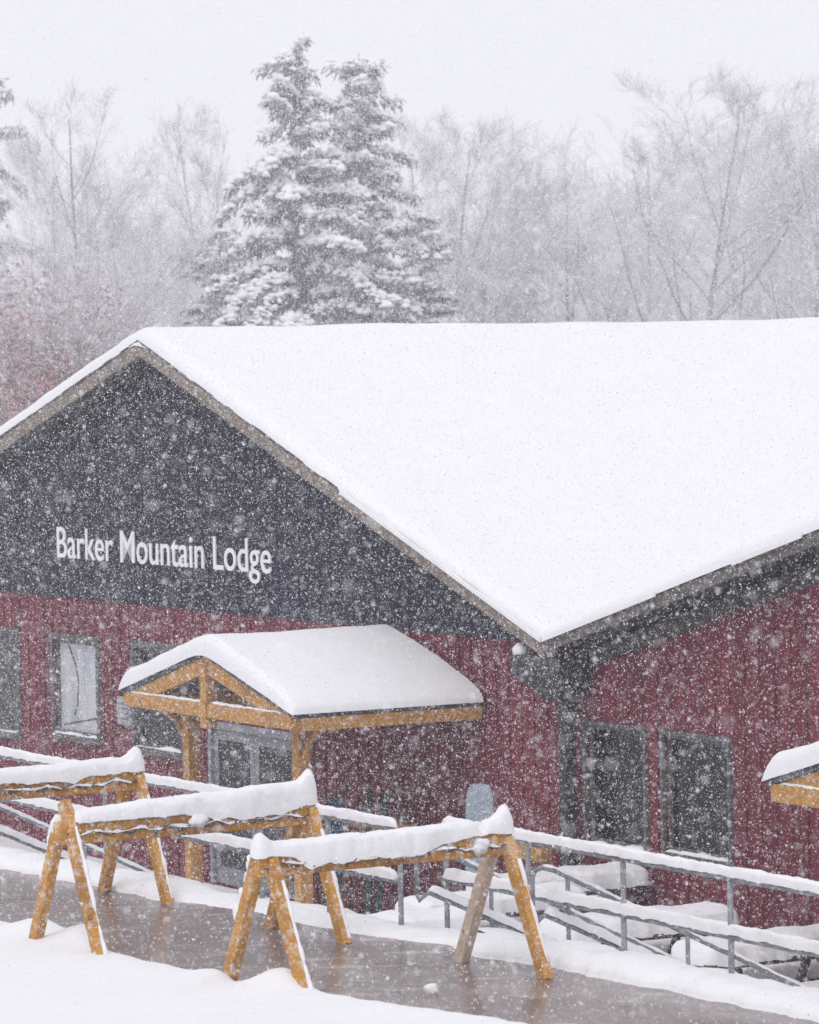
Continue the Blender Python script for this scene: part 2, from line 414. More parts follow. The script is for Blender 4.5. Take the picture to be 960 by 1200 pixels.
mb.add([(0.725, 0, 3.35), (RIGHT, 0, 3.35), (RIGHT, 0, wingz(RIGHT)-0.2), (WAP, 0, wingz(WAP)-0.2), (0.725, 0, wingz(0.725)-0.2)], [(0, 1, 2, 3, 4)])
mb.build('wing_wall', M['red'], lodge)
mb = MB()
mb.prism([(0.73, wingz(0.73)-0.22), (WAP, wingz(WAP)-0.22), (RIGHT, wingz(RIGHT)-0.22), (RIGHT, wingz(RIGHT)-0.43), (WAP, wingz(WAP)-0.45), (0.73, wingz(0.73)-0.42)], -0.05, -0.003)
mb.build('frieze', M['frieze'], lodge)
mb = MB(); mb.box(LEFT, LEFT+0.2, 0.0, 27, -0.1, zt(LEFT)); mb.box(RIGHT-0.2, RIGHT, 0.01, 27, -0.1, wingz(RIGHT)-0.2); mb.box(LEFT, RIGHT, 27, 27.2, -0.1, 4.0)
mb.build('side_wall', M['red'], lodge)
# roof
TH = 0.12
mb = MB()
mb.prism([(LEFT-0.5, roofz(LEFT-0.5)), (APX, APZ), (VAL, VZ), (VAL, VZ-TH), (APX, APZ-TH), (LEFT-0.5, roofz(LEFT-0.5)-TH)], -0.48, 27.5)
mb.prism([(VAL+0.003, VZ), (WAP, wingz(WAP)), (RIGHT+0.5, wingz(RIGHT+0.5)), (RIGHT+0.5, wingz(RIGHT+0.5)-TH), (WAP, wingz(WAP)-TH), (VAL+0.003, VZ-TH)], -0.48, 27.5)
roof = mb.build('roof', M['deck'], lodge)
def rake(f, a, b, top, bot, y0, y1):
    return MB().prism([(a, f(a)+top), (b, f(b)+top), (b, f(b)+bot), (a, f(a)+bot)], y0, y1)
mb = MB()
for f, a, b in ((roofz, LEFT-0.5, APX), (roofz, APX, VAL), ):
    mb.prism([(a, f(a)-0.02), (b, f(b)-0.02), (b, f(b)-0.23), (a, f(a)-0.23)], -0.535, -0.485)
mb.build('rake_board', M['fascia'], roof)
mb = MB()
for f, a, b in ((roofz, LEFT-0.5, APX), (roofz, APX, VAL)):
    mb.prism([(a, f(a)+0.0), (b, f(b)+0.0), (b, f(b)-0.03), (a, f(a)-0.03)], -0.55, -0.537)
mb.build('rake_trim', M['frieze'], roof)
mb = MB(); f = wingz
for a, b in ((VAL+0.02, WAP), (WAP, RIGHT+0.5)):
    mb.prism([(a, f(a)-0.02), (b, f(b)-0.02), (b, f(b)-0.17), (a, f(a)-0.17)], -0.535, -0.485)
mb.build('wing_rake_board', M['wing_fascia'], roof)
# pale drip edge either side of the valley and one loose length higher up
for f, a, b in ((roofz, -4.2, VAL-0.01), (wingz, VAL+0.03, 3.2), (wingz, 4.75, 6.08)):
    MB().prism([(a, f(a)+0.012), (b, f(b)+0.012), (b, f(b)-0.045), (a, f(a)-0.045)], -0.585, -0.562).build('drip_edge', M['drip'], roof)
def roof_snow(f, x0, x1, y0, y1, T, seed, nx=120, ny=70, e=0.22, ridge=None, soft=0.35, drift=0.0, sides=(True, True), es=None, slopes=None):
    xs = sorted(set([x0, x1] + [x0+(x1-x0)*i/nx for i in range(nx+1)] + [x0+k for k in (0.02,0.05,0.1,0.16)] + [x1-k for k in (0.02,0.05,0.1,0.16)]))
    ys = sorted(set([y0+k for k in (0, 0.015, 0.04, 0.07, 0.11, 0.15, 0.2, 0.27, 0.35, 0.5, 0.7, 0.95)] + [y0+0.95+(y1-y0-0.95)*(i/ny)**1.3 for i in range(ny+1)]))
    rows = []
    prof = lambda d, e=e: math.sqrt(max(0, 1-(1-min(1, d/e))**2)); es = es or (e, e)
    for x in xs:
        row = []
        base = f(x)
        if ridge is not None:
            dx = abs(x-ridge); sl = slopes[0] if x < ridge else slopes[1]
            base -= sl*(math.sqrt(dx*dx+soft*soft)-dx)
        for y in ys:
            k = prof(y-y0)
            if sides[0]: k *= prof(x-x0, es[0])
            if sides[1]: k *= prof(x1-x, es[1])
            tt = T(x) if callable(T) else T
            hh = tt*k*(1 + 0.16*fbm(x*0.55, y*0.4, seed, 3) + 0.05*fbm(x*2.1, y*1.9, seed+3))+ drift*max(0, y)*k
            row.append((x, y + (0.02*fbm(x*1.5, seed, 0.0) if y < y0+0.12 else 0), max(base+0.004, base + 0.006 + hh) if k > 0.05 else base-0.01))
        rows.append(row)
    return MB().grid(rows)
tmain = lambda x: 0.24 if x < APX-0.8 else float(np.interp(x, [APX-0.8, APX, APX+1.0, -6, -3, 0.7], [0.24, 0.23, 0.20, 0.16, 0.13, 0.13]))
roof_snow(roofz, LEFT-0.55, VAL, -0.55, 27.5, tmain, 3.0, nx=170, ny=60, ridge=APX, soft=0.22, drift=0.003, sides=(True, False), slopes=(SL, SR)).build('snow_cover', M['roof_snow'], roof, smooth=True)
twing = lambda x: float(np.interp(x, [0.7, 2, 5, 8], [0.14, 0.15, 0.20, 0.22]))
roof_snow(wingz, VAL, RIGHT+0.55, -0.555, 27.5, twing, 8.0, nx=140, ny=50, ridge=WAP, soft=0.5, sides=(False, True), slopes=(WS, WS)).build('snow_cover', M['roof_snow'], roof, smooth=True)

def window(a, b, c, d, pane_mat, o=0.10, label=None):
    mb = MB(); y0, y1 = -0.045, 0.10
    mb.box(a-o, a+0.0, y0, y1, c-o, d+o); mb.box(b-0.0, b+o, y0, y1, c-o, d+o)
    mb.box(a, b, y0, y1, d, d+o); mb.box(a, b, y0-0.03, y1, c-o, c)
    i = 0.05
    mb.box(a, a+i, 0.03, 0.11, c, d); mb.box(b-i, b, 0.03, 0.11, c, d); mb.box(a+i, b-i, 0.03, 0.11, c, c+i); mb.box(a+i, b-i, 0.03, 0.11, d-i, d)
    w = mb.build('window', M['window_frame'], lodge, bevel=0.006)
    if label: w['label'] = label
    MB().box(a+i, b-i, 0.07, 0.09, c+i, d-i).build('pane', pane_mat, w)
    snow_strip([(a+0.02, -0.01, c), (b-0.02, -0.01, c)], 0.10, lambda u: max(0.006, 0.022+0.05*fbm(u*3, a)), 0.0, a, n=8, step=0.05).build('snow_cover', M['snow'], w, smooth=True)
    return w
window(*wins[0], M['glass'])
w2 = window(*wins[1], M['pale_pane'], label='window with a pale pane')
mb = MB()
a, b, c, d = wins[1]
mb.tube([(a+0.35, 0.066, d-0.05), (a+0.62, 0.066, d-0.38), (a+0.70, 0.066, d-0.6), (a+0.66, 0.066, d-0.95), (a+0.55, 0.066, c+0.3)], 0.012, 5)
mb.tube([(a+0.15, 0.066, c+0.12), (a+0.7, 0.066, c+0.2), (b-0.1, 0.066, c+0.31)], 0.014, 5)
mb.build('pane_crack', M['frieze'], w2)
window(*wins[2], M['glass'])
for q in wins_r: window(*q, M['glass'], o=0.055)
# double door
a, b, c, d = door
mb = MB(); mb.box(a-0.09, a, -0.05, 0.1, 0, d+0.11); mb.box(b, b+0.09, -0.05, 0.1, 0, d+0.11); mb.box(a, b, -0.05, 0.1, d, d+0.11)
dr = mb.build('door', M['alu'], lodge, bevel=0.006); dr['label'] = 'double glazed door in a pale metal frame'
mid = (a+b)/2
for x0, x1 in ((a+0.004, mid-0.006), (mid+0.006, b-0.004)):
    mb = MB(); fr = 0.13
    mb.box(x0, x0+fr, 0.0, 0.06, 0.02, d-0.01); mb.box(x1-fr, x1, 0.0, 0.06, 0.02, d-0.01)
    mb.box(x0+fr, x1-fr, 0.0, 0.06, 0.02, 0.27); mb.box(x0+fr, x1-fr, 0.0, 0.06, d-0.15, d-0.01); 
    mb.build('door_leaf', M['alu'], dr, bevel=0.005)
    MB().box(x0+fr, x1-fr, 0.02, 0.04, 0.27, d-0.15).build('door_pane', M['glass'], dr)
    hx = x1-fr*0.5 if x1 < mid+0.01 else x0+fr*0.5
    MB().tube([(hx, -0.05, 0.95), (hx, -0.05, 1.35)], 0.014, 8).build('door_handle', M['galv'], dr, smooth=True)
# louvred wall vent
mb = MB(); mb.box(-12.14, -11.72, -0.05, -0.005, 2.08, 2.50)
for k in range(5): mb.bar((-12.10, -0.06, 2.14+k*0.075), (-11.76, -0.06, 2.14+k*0.075), 0.03, 0.045)
mb.build('wall_vent', M['vent'], lodge)
# rainwater hopper and downpipe in the valley
mb = MB()
hx, hy = 0.50, -0.26
top = [(hx-0.62, -0.50), (hx+0.48, -0.50), (hx+0.48, -0.05), (hx-0.62, -0.05)]; low = [(hx+0.0, -0.38), (hx+0.32, -0.38), (hx+0.32, -0.08), (hx+0.0, -0.08)]
vs = [(x, y, 3.80) for x, y in top] + [(x, y, 3.55) for x, y in top] + [(x, y, 3.26) for x, y in low]
mb.add(vs, [(0,1,2,3),(0,4,5,1),(1,5,6,2),(2,6,7,3),(3,7,4,0),(4,8,9,5),(5,9,10,6),(6,10,11,7),(7,11,8,4),(8,11,10,9)])
hop = mb.build('rain_hopper', M['black_metal'], lodge, bevel=0.01)
for c_, r_, s_ in (((hx-0.52, -0.42, 3.84), (0.12, 0.09, 0.10), 1), ((hx+0.12, -0.42, 3.86), (0.15, 0.11, 0.11), 2), ((hx-0.08, -0.36, 3.92), (0.09, 0.08, 0.09), 3)):
    MB().blob(c_, *r_, seed=s_).build('snow_clump', M['snow'], hop, smooth=True)
mb = MB(); mb.box(hx+0.08, hx+0.25, -0.28, -0.13, 0.05, 3.27)
for z in (0.6, 1.9, 3.0): mb.box(hx+0.06, hx+0.27, -0.295, -0.02, z, z+0.06)
mb.build('downpipe', M['black_metal'], lodge, bevel=0.02)

# lettering on the gable
cu = bpy.data.curves.new('lettering', 'FONT'); cu.body = 'Barker Mountain Lodge'; cu.size = 1.0; cu.extrude = 0.008; cu.offset = 0.004; cu.space_character = 1.0
to = bpy.data.objects.new('lettering_curve', cu); COL.objects.link(to)
bpy.context.view_layer.update()
dg = bpy.context.evaluated_depsgraph_get(); me = bpy.data.meshes.new_from_object(to.evaluated_get(dg))
bpy.data.objects.remove(to)
xs = [v.co.x for v in me.vertices]; x0, x1 = min(xs), max(xs)
capm = max(v.co.y for v in me.vertices if v.co.x < x0 + 0.4)
sx = 6.98/(x1-x0); sy = 0.465/capm
for v in me.vertices: v.co = Vector(((v.co.x-x0)*sx, -v.co.z*1.0, v.co.y*sy))
me.materials.clear(); me.materials.append(M['sign'])
me.flip_normals()
sign = thing('wall_sign', 'white raised lettering naming the lodge on the dark gable', 'sign', -14.09, -0.07, 4.515)
bm = bmesh.new(); bm.from_mesh(me); bmesh.ops.remove_doubles(bm, verts=bm.verts[:], dist=0.0005); bm.to_mesh(me); bm.free()
par = list(range(len(me.vertices)))
def find(i):
    while par[i] != i: par[i] = par[par[i]]; i = par[i]
    return i
for e in me.edges: par[find(e.vertices[0])] = find(e.vertices[1])
comp = {}
for i in range(len(me.vertices)): comp.setdefault(find(i), []).append(i)
rng_ = {k: (min(me.vertices[i].co.x for i in v), max(me.vertices[i].co.x for i in v)) for k, v in comp.items()}
home = {}
for k, (p, q) in rng_.items():                       # the dot of the i belongs to its stem
    big = [m for m, (c, d) in rng_.items() if m != k and len(comp[m]) >= 1 and c-0.02 <= (p+q)/2 <= d+0.02 and (d-c) <= (q-p)*1.6 + 0.02]
    home[k] = min([k] + big)
letters = {}
for k in rng_: letters.setdefault(home[k], []).append(k)
for hk in sorted(letters, key=lambda m: rng_[m][0]):
    keep_v = set(i for k in letters[hk] for i in comp[k]); idx = {}; mb = MB()
    for pl in me.polygons:
        if pl.vertices[0] in keep_v:
            for i in pl.vertices:
                if i not in idx: idx[i] = len(mb.v); mb.v.append(tuple(me.vertices[i].co))
            mb.f.append(tuple(idx[i] for i in pl.vertices))
    mb.build('letter', M['sign'], sign)
bpy.data.meshes.remove(me)

# ------------------------------------------------------------------ entrance porches
def make_porch():
    p = thing('entrance_porch', 'timber porch with snowy gable roof beside the glazed double door', 'porch', -3.92, 0, 0, 0, 'timber entrance porches')
    HW, D, AZ, S = 2.40, -2.78, 3.76, 0.268
    rf = lambda x: AZ - abs(x)*S
    mb = MB(); mb.prism([(-HW, rf(HW)), (0, AZ), (HW, rf(HW)), (HW, rf(HW)-0.07), (0, AZ-0.07), (-HW, rf(HW)-0.07)], D, -0.06)
    r = mb.build('roof', M['deck'], p)
    roof_snow(rf, -HW-0.03, HW+0.03, D-0.03, -0.07, lambda x: float(np.interp(x, [-2.4, 0, 1.2, 2.4], [0.25, 0.24, 0.21, 0.14])), 21.0, nx=90, ny=26, e=0.15, ridge=0.0, soft=0.2, slopes=(S, S), es=(0.16, 0.4)).build('snow_cover', M['roof_snow'], r, smooth=True)
    for s in (-1, 1):
        mb = MB(); mb.prism([(0.0, AZ-0.075), (s*HW*0.995, rf(HW)-0.073), (s*HW*0.995, rf(HW)-0.10), (s*(HW-0.12), rf(HW)-0.28+0.05), (0.0, AZ-0.29)], D+0.03, D+0.13)
        mb.build('rafter', M['timber'], p)
        MB().box(s*(HW-0.06)-0.07, s*(HW-0.06)+0.07, D+0.14, -0.08, rf(HW)-0.235, rf(HW)-0.075).build('eave_beam', M['timber'], p, bevel=0.008)
        MB().box(s*1.52-0.09, s*1.52+0.09, -2.29, -2.11, -0.05, 2.86).build('post', M['timber'], p, bevel=0.01)
        MB().box(s*1.52-0.09, s*1.52+0.09, D+0.14, -0.08, 2.865, 3.06).build('top_plate', M['timber'], p, bevel=0.008)
        mb = MB(); mb.tube([(s*1.52, -2.20, 2.15), (s*1.62, -2.21, 2.45), (s*1.85, -2.24, 2.72), (s*2.25, -2.28, 2.90)], 0.055, 6)
        mb.build('brace', M['timber'], p)
    MB().box(-2.33, 2.33, D+0.0, D+0.16, 2.90, 3.085).build('tie_beam', M['timber'], p, bevel=0.01)
    mb = MB(); mb.box(-0.085, 0.085, D-0.015, D+0.145, 3.087, AZ-0.16)
    mb.box(-0.085, 0.085, D-0.02, D-0.002, 2.90, 3.085); mb.box(-0.085, 0.085, D-0.015, D+0.145, 2.76, 2.897)
    mb.build('king_post', M['timber'], p, bevel=0.008)
    snow_strip([(-2.2, D+0.05, 3.088), (-0.12, D+0.05, 3.088)], 0.09, 0.022, 0.0, 5.0, n=8).build('snow_line', M['snow'], p, smooth=True)
    snow_strip([(0.12, D+0.05, 3.088), (2.1, D+0.05, 3.088)], 0.09, 0.022, 0.0, 6.0, n=8).build('snow_line', M['snow'], p, smooth=True)
    return p
porch = make_porch()
p2 = copy_tree(porch); p2.location = W(10.88, 0, 0)
p2['label'] = 'second timber porch, only its snowy eave corner showing in front of the wing'

# ------------------------------------------------------------------ sawhorse barricades
def make_saw(seed, label, t, yr, H, Ln, rot=0.0, notch=None, frost=False, hts=(0.13, 0.10), drape=None):
    """origin under the far (right) end; the beam runs towards -y"""
    s = thing('sawhorse', label, 'sawhorse', t, yr, 2.40, rot, 'snow capped sawhorses across the walkway')
    bh, bw = 0.19, 0.11
    z1 = H; z0 = H-bh
    mb = MB(); n = 16
    mb.box(-bw/2, bw/2, -Ln-0.12, 0.12, z0, z1)
    beam = mb.build('beam', M['sawwood'], s, bevel=0.012)
    mb = MB()                                        # cable wound loosely along the camera-ward side
    pts = []
    Lw = Ln+0.1; k = 0
    m = int(Lw/0.02)
    for i in range(m+1):
        yy = 0.05 - Lw*i/m; ph = i*0.55
        pts.append((bw/2+0.012+0.010*math.sin(ph), yy+0.02*math.sin(ph*0.5), z0+bh*0.42+0.018*math.cos(ph)+0.02*nz(yy*3, seed)))
    mb.tube(pts, 0.0075, 5)
    for i in range(10, m, 13):
        p = pts[i]; mb.tube([p, (p[0]+0.035, p[1]-0.015, p[2]-0.02-0.015*R.random())], 0.007, 5)
    mb.build('cable', M['cable'], beam)
    snow_strip([Vector(q)+Vector((0.004, 0, 0.006)) for q in pts[4:-4:7]], lambda u: 0.016+0.012*fbm(u*14, seed), lambda u: max(0.001, 0.010+0.03*fbm(u*17, seed+4)), 0.002, seed, n=6, step=0.025, endr=0.03).build('cable_snow', M['snow'], beam, smooth=True)
    def hfun(u):                                     # u=0 far/right end, 1 near/left end
        h = hts[0]*(1-u) + hts[1]*u + 0.022*fbm(u*3.0, seed)
        h += 0.10*math.exp(-((u-0.03)/0.03)**2) + 0.085*math.exp(-((u-0.975)/0.03)**2)*(0 if drape == 'bare' else 1)
        if notch: h *= 1-0.93*math.exp(-((u-notch)/0.016)**2)
        return max(0.012, h)
    def wfun(u): return 0.185+0.03*fbm(u*5, seed+3)
    def sk(u):                                       # how far the snow hangs down the side
        sm = lambda p, q: max(0, min(1, (u-p)/(q-p)))
        if drape == 'bare': k = 0.085*sm(0.06, 0.16)*(1-sm(0.42, 0.56))
        elif notch: k = 0.10*sm(0.24, 0.42)*(1-sm(0.80, 0.9)) + 0.03*sm(0.16, 0.24)
        else: k = 0.075*sm(0.10, 0.3)*(1-sm(0.85, 0.95))*max(0.2, 0.6+1.2*fbm(u*6, seed+9, o=2))
        return 0.012 + k
    sn = snow_strip([(0, 0.14, z1), (0, -Ln-0.14+(0.17 if drape == 'bare' else 0), z1)], wfun, hfun, sk, seed, n=16, step=0.02, endr=0.05, rough=0.5)
    if notch: sn.blob((bw/2+0.02, 0.14-notch*(Ln+0.28)-0.02, z1-0.09), 0.045, 0.075, 0.06, 3, 0.55, 14, 10); sn.blob((bw/2+0.02, 0.14-notch*(Ln+0.28)-0.06, z1-0.125), 0.035, 0.05, 0.045, 8, 0.6, 12, 9)
    if drape == 'bare': sn.blob((-0.10, -Ln-0.05, z1-0.06), 0.055, 0.075, 0.10, 5, 0.5, 14, 10); sn.blob((bw/2+0.02, -Ln*0.47, z1-0.075), 0.045, 0.085, 0.05, 9, 0.5, 14, 10)
    sn.build('snow_cover', M['snow'], beam, smooth=True)
    SP = 0.60
    for e, yy in ((0, -0.02), (1, -Ln+0.02)):
        for sd in (-1, 1):
            off = 0.045*sd
            p0 = (sd*0.035, yy+off+ (0), z1+0.005 if sd > 0 else z1-0.03); p1 = (sd*SP, yy+off, 0.0)
            yv = yy + (0.055 if e == 0 else -0.055) + off
            p0 = (sd*0.02, yv, z0+0.13); p1 = (sd*SP, yv, -0.02)
            if drape == 'bare' and e == 1: p0 = tuple(Vector(p0) + (Vector(p0)-Vector(p1)).normalized()*(0.25 if sd > 0 else -0.06))
            mb = MB(); mb.bar(p0, p1, 0.085, 0.125, (0, 1, 0)) if False else mb.bar(p0, p1, 0.125, 0.085, (0, 1, 0))
            fm = M['sawfrost'] if (frost and e == 0 and sd < 0) else M['sawwood']
            leg = mb.build('leg', fm, s, bevel=0.01)
            if frost and e == 0 and sd < 0: leg['label'] = 'leg crusted with frost'
            # snow lying on the upper face of the sloping leg
            if sd > 0 or e == 1:
                a = Vector(p0); b = Vector(p1); d = (b-a).normalized(); out = Vector((sd*abs(d.z), 0, abs(d.x)))
                f0, f1 = (0.16, 0.97) if sd > 0 else (0.0, 0.5)
                q0 = a.lerp(b, f0) + out*0.060; q1 = a.lerp(b, f1) + out*0.060
                thick = 0.022 if sd > 0 else (0.085 if notch else 0.05)
                hw, cy = (0.017, 0.024) if sd > 0 else (0.036, 0.0)
                sp = MB(); rows = []; mm = 60
                for i in range(mm+1):
                    u = i/mm; p = q0.lerp(q1, u); v = max(0.12, 0.75+1.5*fbm(u*5, seed+sd+e*3))
                    h = thick*math.sqrt(max(0.0, 1-abs(2*u-1)**6))*v
                    rows.append([p + Vector((0, cy+hw*min(1.3, 0.5+0.6*v)*math.sin(x), 0)) + out*(h*max(0, math.cos(x))**0.8 - (0.012 if abs(x) > 1.5 else 0)) for x in np.linspace(-1.57, 1.57, 9)])
                sp.grid(rows); sp.build('snow_strip', M['snow'], leg, smooth=True)
    return s
saw3 = make_saw(3.0, 'nearest sawhorse, a notch cut in its snow cap above a snow clump', *onz(585, 1137, 2.40), 1.13, 2.10, notch=0.13, frost=True, hts=(0.115, 0.075))
saw2 = make_saw(11.0, 'middle sawhorse of the walkway, its bare near leg top standing above the beam', *onz(356, 1097, 2.40), 1.16, 2.22, hts=(0.20, 0.10), drape='bare')
saw1 = make_saw(23.0, 'farthest sawhorse, cut off by the left edge of the photo', *onz(155, 1052, 2.40), 1.20, 2.2, hts=(0.12, 0.09))

# ------------------------------------------------------------------ railings and stair rails
def railing(label, t0, t1, y, posts, endhook=False, seed=0.0):
    r = thing('railing', label, 'railing', t0, y, 2.35, 0, 'galvanised railings along the walkway')
    Ln = t1-t0
    for nm, z in (('top_rail', 0.93), ('lower_rail', 0.47)):
        pts = [(0, 0, z), (Ln, 0, z)]
        if endhook and nm == 'top_rail': pts = [(0, 0, z), (Ln-0.16, 0, z), (Ln-0.05, 0, z-0.04), (Ln, 0, z-0.14), (Ln, 0, z-0.3)]
        ra = MB().tube(pts, 0.027, 10).build(nm, M['galv'], r, smooth=True)
        sp = [(0.0, 0, z+0.022), (Ln-(0.06 if endhook else 0), 0, z+0.022)]
        snow_strip(sp, 0.08, 0.072 if nm == 'top_rail' else 0.08, 0.010, seed+z*3, n=10, step=0.04, endr=0.1, rough=0.8).build('snow_cover', M['snow'], ra, smooth=True)
    for p in posts: MB().tube([(p-t0, 0, -0.3), (p-t0, 0, 0.93)], 0.024, 10).build('post', M['galv'], r, smooth=True)
    return r
railing('long galvanised snow topped railing on the left of the stair opening', -4.0, 11.05, -8.5, [-3.5, -1, 2.0, 5.1, 8.45, 9.75, 11.05], True, 1.0)
railing('galvanised snow topped railing running right from the stairs', 11.10, 25.0, -8.08, [11.13, 12.5, 13.97, 15.5, 17.0, 18.5, 20, 21.5, 23], False, 5.0)

def stair_rail(label, t, y0, length, z_top, slope, posts, seed, drop=0.40, thick=0.02):
    r = thing('stair_handrail', label, 'handrail', t, y0, 0, 0, 'sloping handrails of the snowy stairs')
    zt = lambda s: z_top - max(0, s-0.15)*slope
    loop = [(0, 0, z_top-drop), (0, 0.0, z_top-0.10), (0, 0.03, z_top-0.02), (0, 0.10, z_top)] + [(0, s, zt(s)) for s in np.linspace(0.22, length, 8)]
    up = MB().tube(loop, 0.022, 10).build('handrail', M['galv'], r, smooth=True)
    low = [(0, 0, z_top-drop), (0, 0.02, z_top-drop-0.06)] + [(0, s, zt(s)-drop) for s in np.linspace(0.12, length, 8)]
    lo = MB().tube(low, 0.022, 10).build('lower_rail', M['galv'], r, smooth=True)
    for q, ob, dz, th in ((loop[3:], up, 0.018, thick), (low[2:], lo, 0.018, 0.075)):
        snow_strip([(x, y, z+dz) for x, y, z in q], 0.05 if th < 0.05 else 0.09, th, 0.006, seed, n=8, step=0.05, endr=0.12).build('snow_cover', M['snow'], ob, smooth=True)
    for s in posts: MB().tube([(0, s, zt(s)-1.0), (0, s, zt(s))], 0.02, 8).build('post', M['galv'], r, smooth=True)
    return r
stair_rail('stair handrail nearest the end post of the long railing', 11.42, -8.55, 3.9, 3.16, 0.49, [0.75, 2.2], 3.0)
stair_rail('stair handrail with a rounded top behind the nearest sawhorse', 12.98, -8.34, 3.9, 3.12, 0.49, [0.35, 1.55, 2.9], 9.0)
stair_rail('stair handrail sloping down behind the two farther sawhorses', 1.95, -9.35+0.9, 4.2, 2.68, 0.49, [1.2, 2.6], 13.0, drop=0.26, thick=0.035)
# snow covered steps under the two right handrails
mb = MB()
rows = []
for s in np.linspace(0, 4.0, 60):
    st = math.floor(s/0.36); fr = s/0.36-st; z = 2.40 - st*0.175 - 0.175*max(0, (fr-0.75)/0.25)
    rows.append([(x, s, z+0.03*fbm(x*2, s*2)) for x in np.linspace(0.05, 1.5, 8)])
mb.grid(rows); o = mb.build('stairs', M['snow'], smooth=True, loc=W(11.43, -8.1, 0.02), rotz=ROTZ)
tag(o, 'snow buried steps going down between the two handrails', 'stairs')

# ------------------------------------------------------------------ picnic tables
def make_table(seed):
    tb = thing('picnic_table', 'x', 'picnic table', 0, 0, 0, 0, 'snow loaded picnic tables on the patio')
    for nm, x0, x1, z, hh in (('tabletop', -0.37, 0.37, 0.76, 0.155), ('seat', -0.84, -0.56, 0.45, 0.135), ('seat', 0.56, 0.84, 0.45, 0.135)):
        mb = MB(); n = 5 if nm == 'tabletop' else 2; w = (x1-x0)/n
        for k in range(n): mb.box(x0+k*w+0.004, x0+(k+1)*w-0.004, -1.1, 1.1, z-0.045, z)
        o = mb.build(nm, M['table'], tb, bevel=0.004)
        snow_strip([((x0+x1)/2, -1.12, z), ((x0+x1)/2, 1.12, z)], (x1-x0)+0.08, hh, 0.02, seed+x0, n=22, step=0.04, endr=0.16, prof=0.24, rough=0.6).build('snow_cover', M['snow'], o, smooth=True)
    for y in (-0.65, 0.65):
        for s in (-1, 1):
            MB().bar((s*0.22, y, 0.714), (s*0.74, y, -0.02), 0.09, 0.04, (0, 1, 0)).build('leg', M['table'], tb)
        MB().box(-0.80, 0.80, y-0.065, y-0.025, 0.32, 0.404).build('cross_bar', M['table'], tb)
    return tb
tproto = make_table(31.0)
TZ = 0.21
tabs = [((3.05, -2.75), 0.02, 'snow loaded picnic table straight below the blue-grey snowboard'),
        ((5.45, -2.35), -0.03, 'snow loaded picnic table below the two windows of the wing'),
        ((7.6, -2.1), 0.04, 'snow loaded picnic table at the right edge under the second porch'),
        ((4.0, -4.75), -0.05, 'snow loaded picnic table seen under the middle of the nearest sawhorse'),
        ((2.0, -1.2), 0.03, 'snow loaded picnic table closest to the downpipe and the wing wall')]
for i, ((t, y), rz, lab) in enumerate(tabs):
    o = tproto if i == 0 else copy_tree(tproto)
    o.location = W(t, y, TZ); o.rotation_euler = (0, 0, ROTZ+rz); o.scale = (1, 1, 1.32); o['label'] = lab

# ------------------------------------------------------------------ ski rack and boards against the wall
rk = thing('ski_rack', 'orange timber ski rack along the red wall beside the porch', 'ski rack', -2.2, -0.45, 0)
MB().box(-2.7, 2.7, -0.05, 0.05, 1.30, 1.46).build('rail', M['timber'], rk, bevel=0.008)
for x in (-2.6, 2.6): MB().box(x-0.05, x+0.05, 0.052, 0.15, -0.02, 1.5).build('post', M['timber'], rk, bevel=0.008)
def board_mesh(w, h, th=0.012, waist=0.86):
    mb = MB(); ol = []
    n = 40
    for i in range(n):
        a = 2*math.pi*i/n; x = math.sin(a); z = math.cos(a)
        zz = math.copysign(abs(z)**0.55, z); xx = math.copysign(abs(x)**0.45, x)
        ol.append((xx*w/2*(waist+(1-waist)*zz*zz), h/2+zz*h/2))
    mb.prism(ol, -th/2, th/2); return mb
def board(name, label, cat, t, y, z, w, h, mat, rot, lean):
    b = board_mesh(w, h).build(name, mat, bevel=0.004)
    b.location = W(t, y, z); b.rotation_euler = Matrix.Rotation(lean, 3, 'X').to_euler(); b.rotation_euler = (Matrix.Rotation(ROTZ+rot, 3, 'Z') @ Matrix.Rotation(lean, 3, 'X')).to_euler()
    return tag(b, label, cat)
board('snowboard', 'blue-grey snowboard leaning on the timber ski rack', 'snowboard', -0.22, -0.95, 0.44, 0.40, 1.78, M['board_blue'], 0.85, -0.10)
board('snowboard', 'navy snowboard leaning on the rack near the porch', 'snowboard', -4.0, -0.95, 0.05, 0.30, 1.70, M['board_dark'], 0.6, -0.14)
sk = thing('ski_pair', 'dark green skis standing upright against the rack', 'skis', -3.25, -0.75, 0.05, 0.5)
for x in (-0.07, 0.07):
    o = board_mesh(0.11, 1.82, 0.015, 0.75).build('ski', M['ski_green'], sk); o.rotation_euler = (-0.10, 0.03 if x > 0 else -0.03, 0); o.location = (x, 0, 0)
    MB().box(x-0.035, x+0.035, -0.12, -0.06, 0.75, 1.0).build('binding', M['black_metal'], sk)

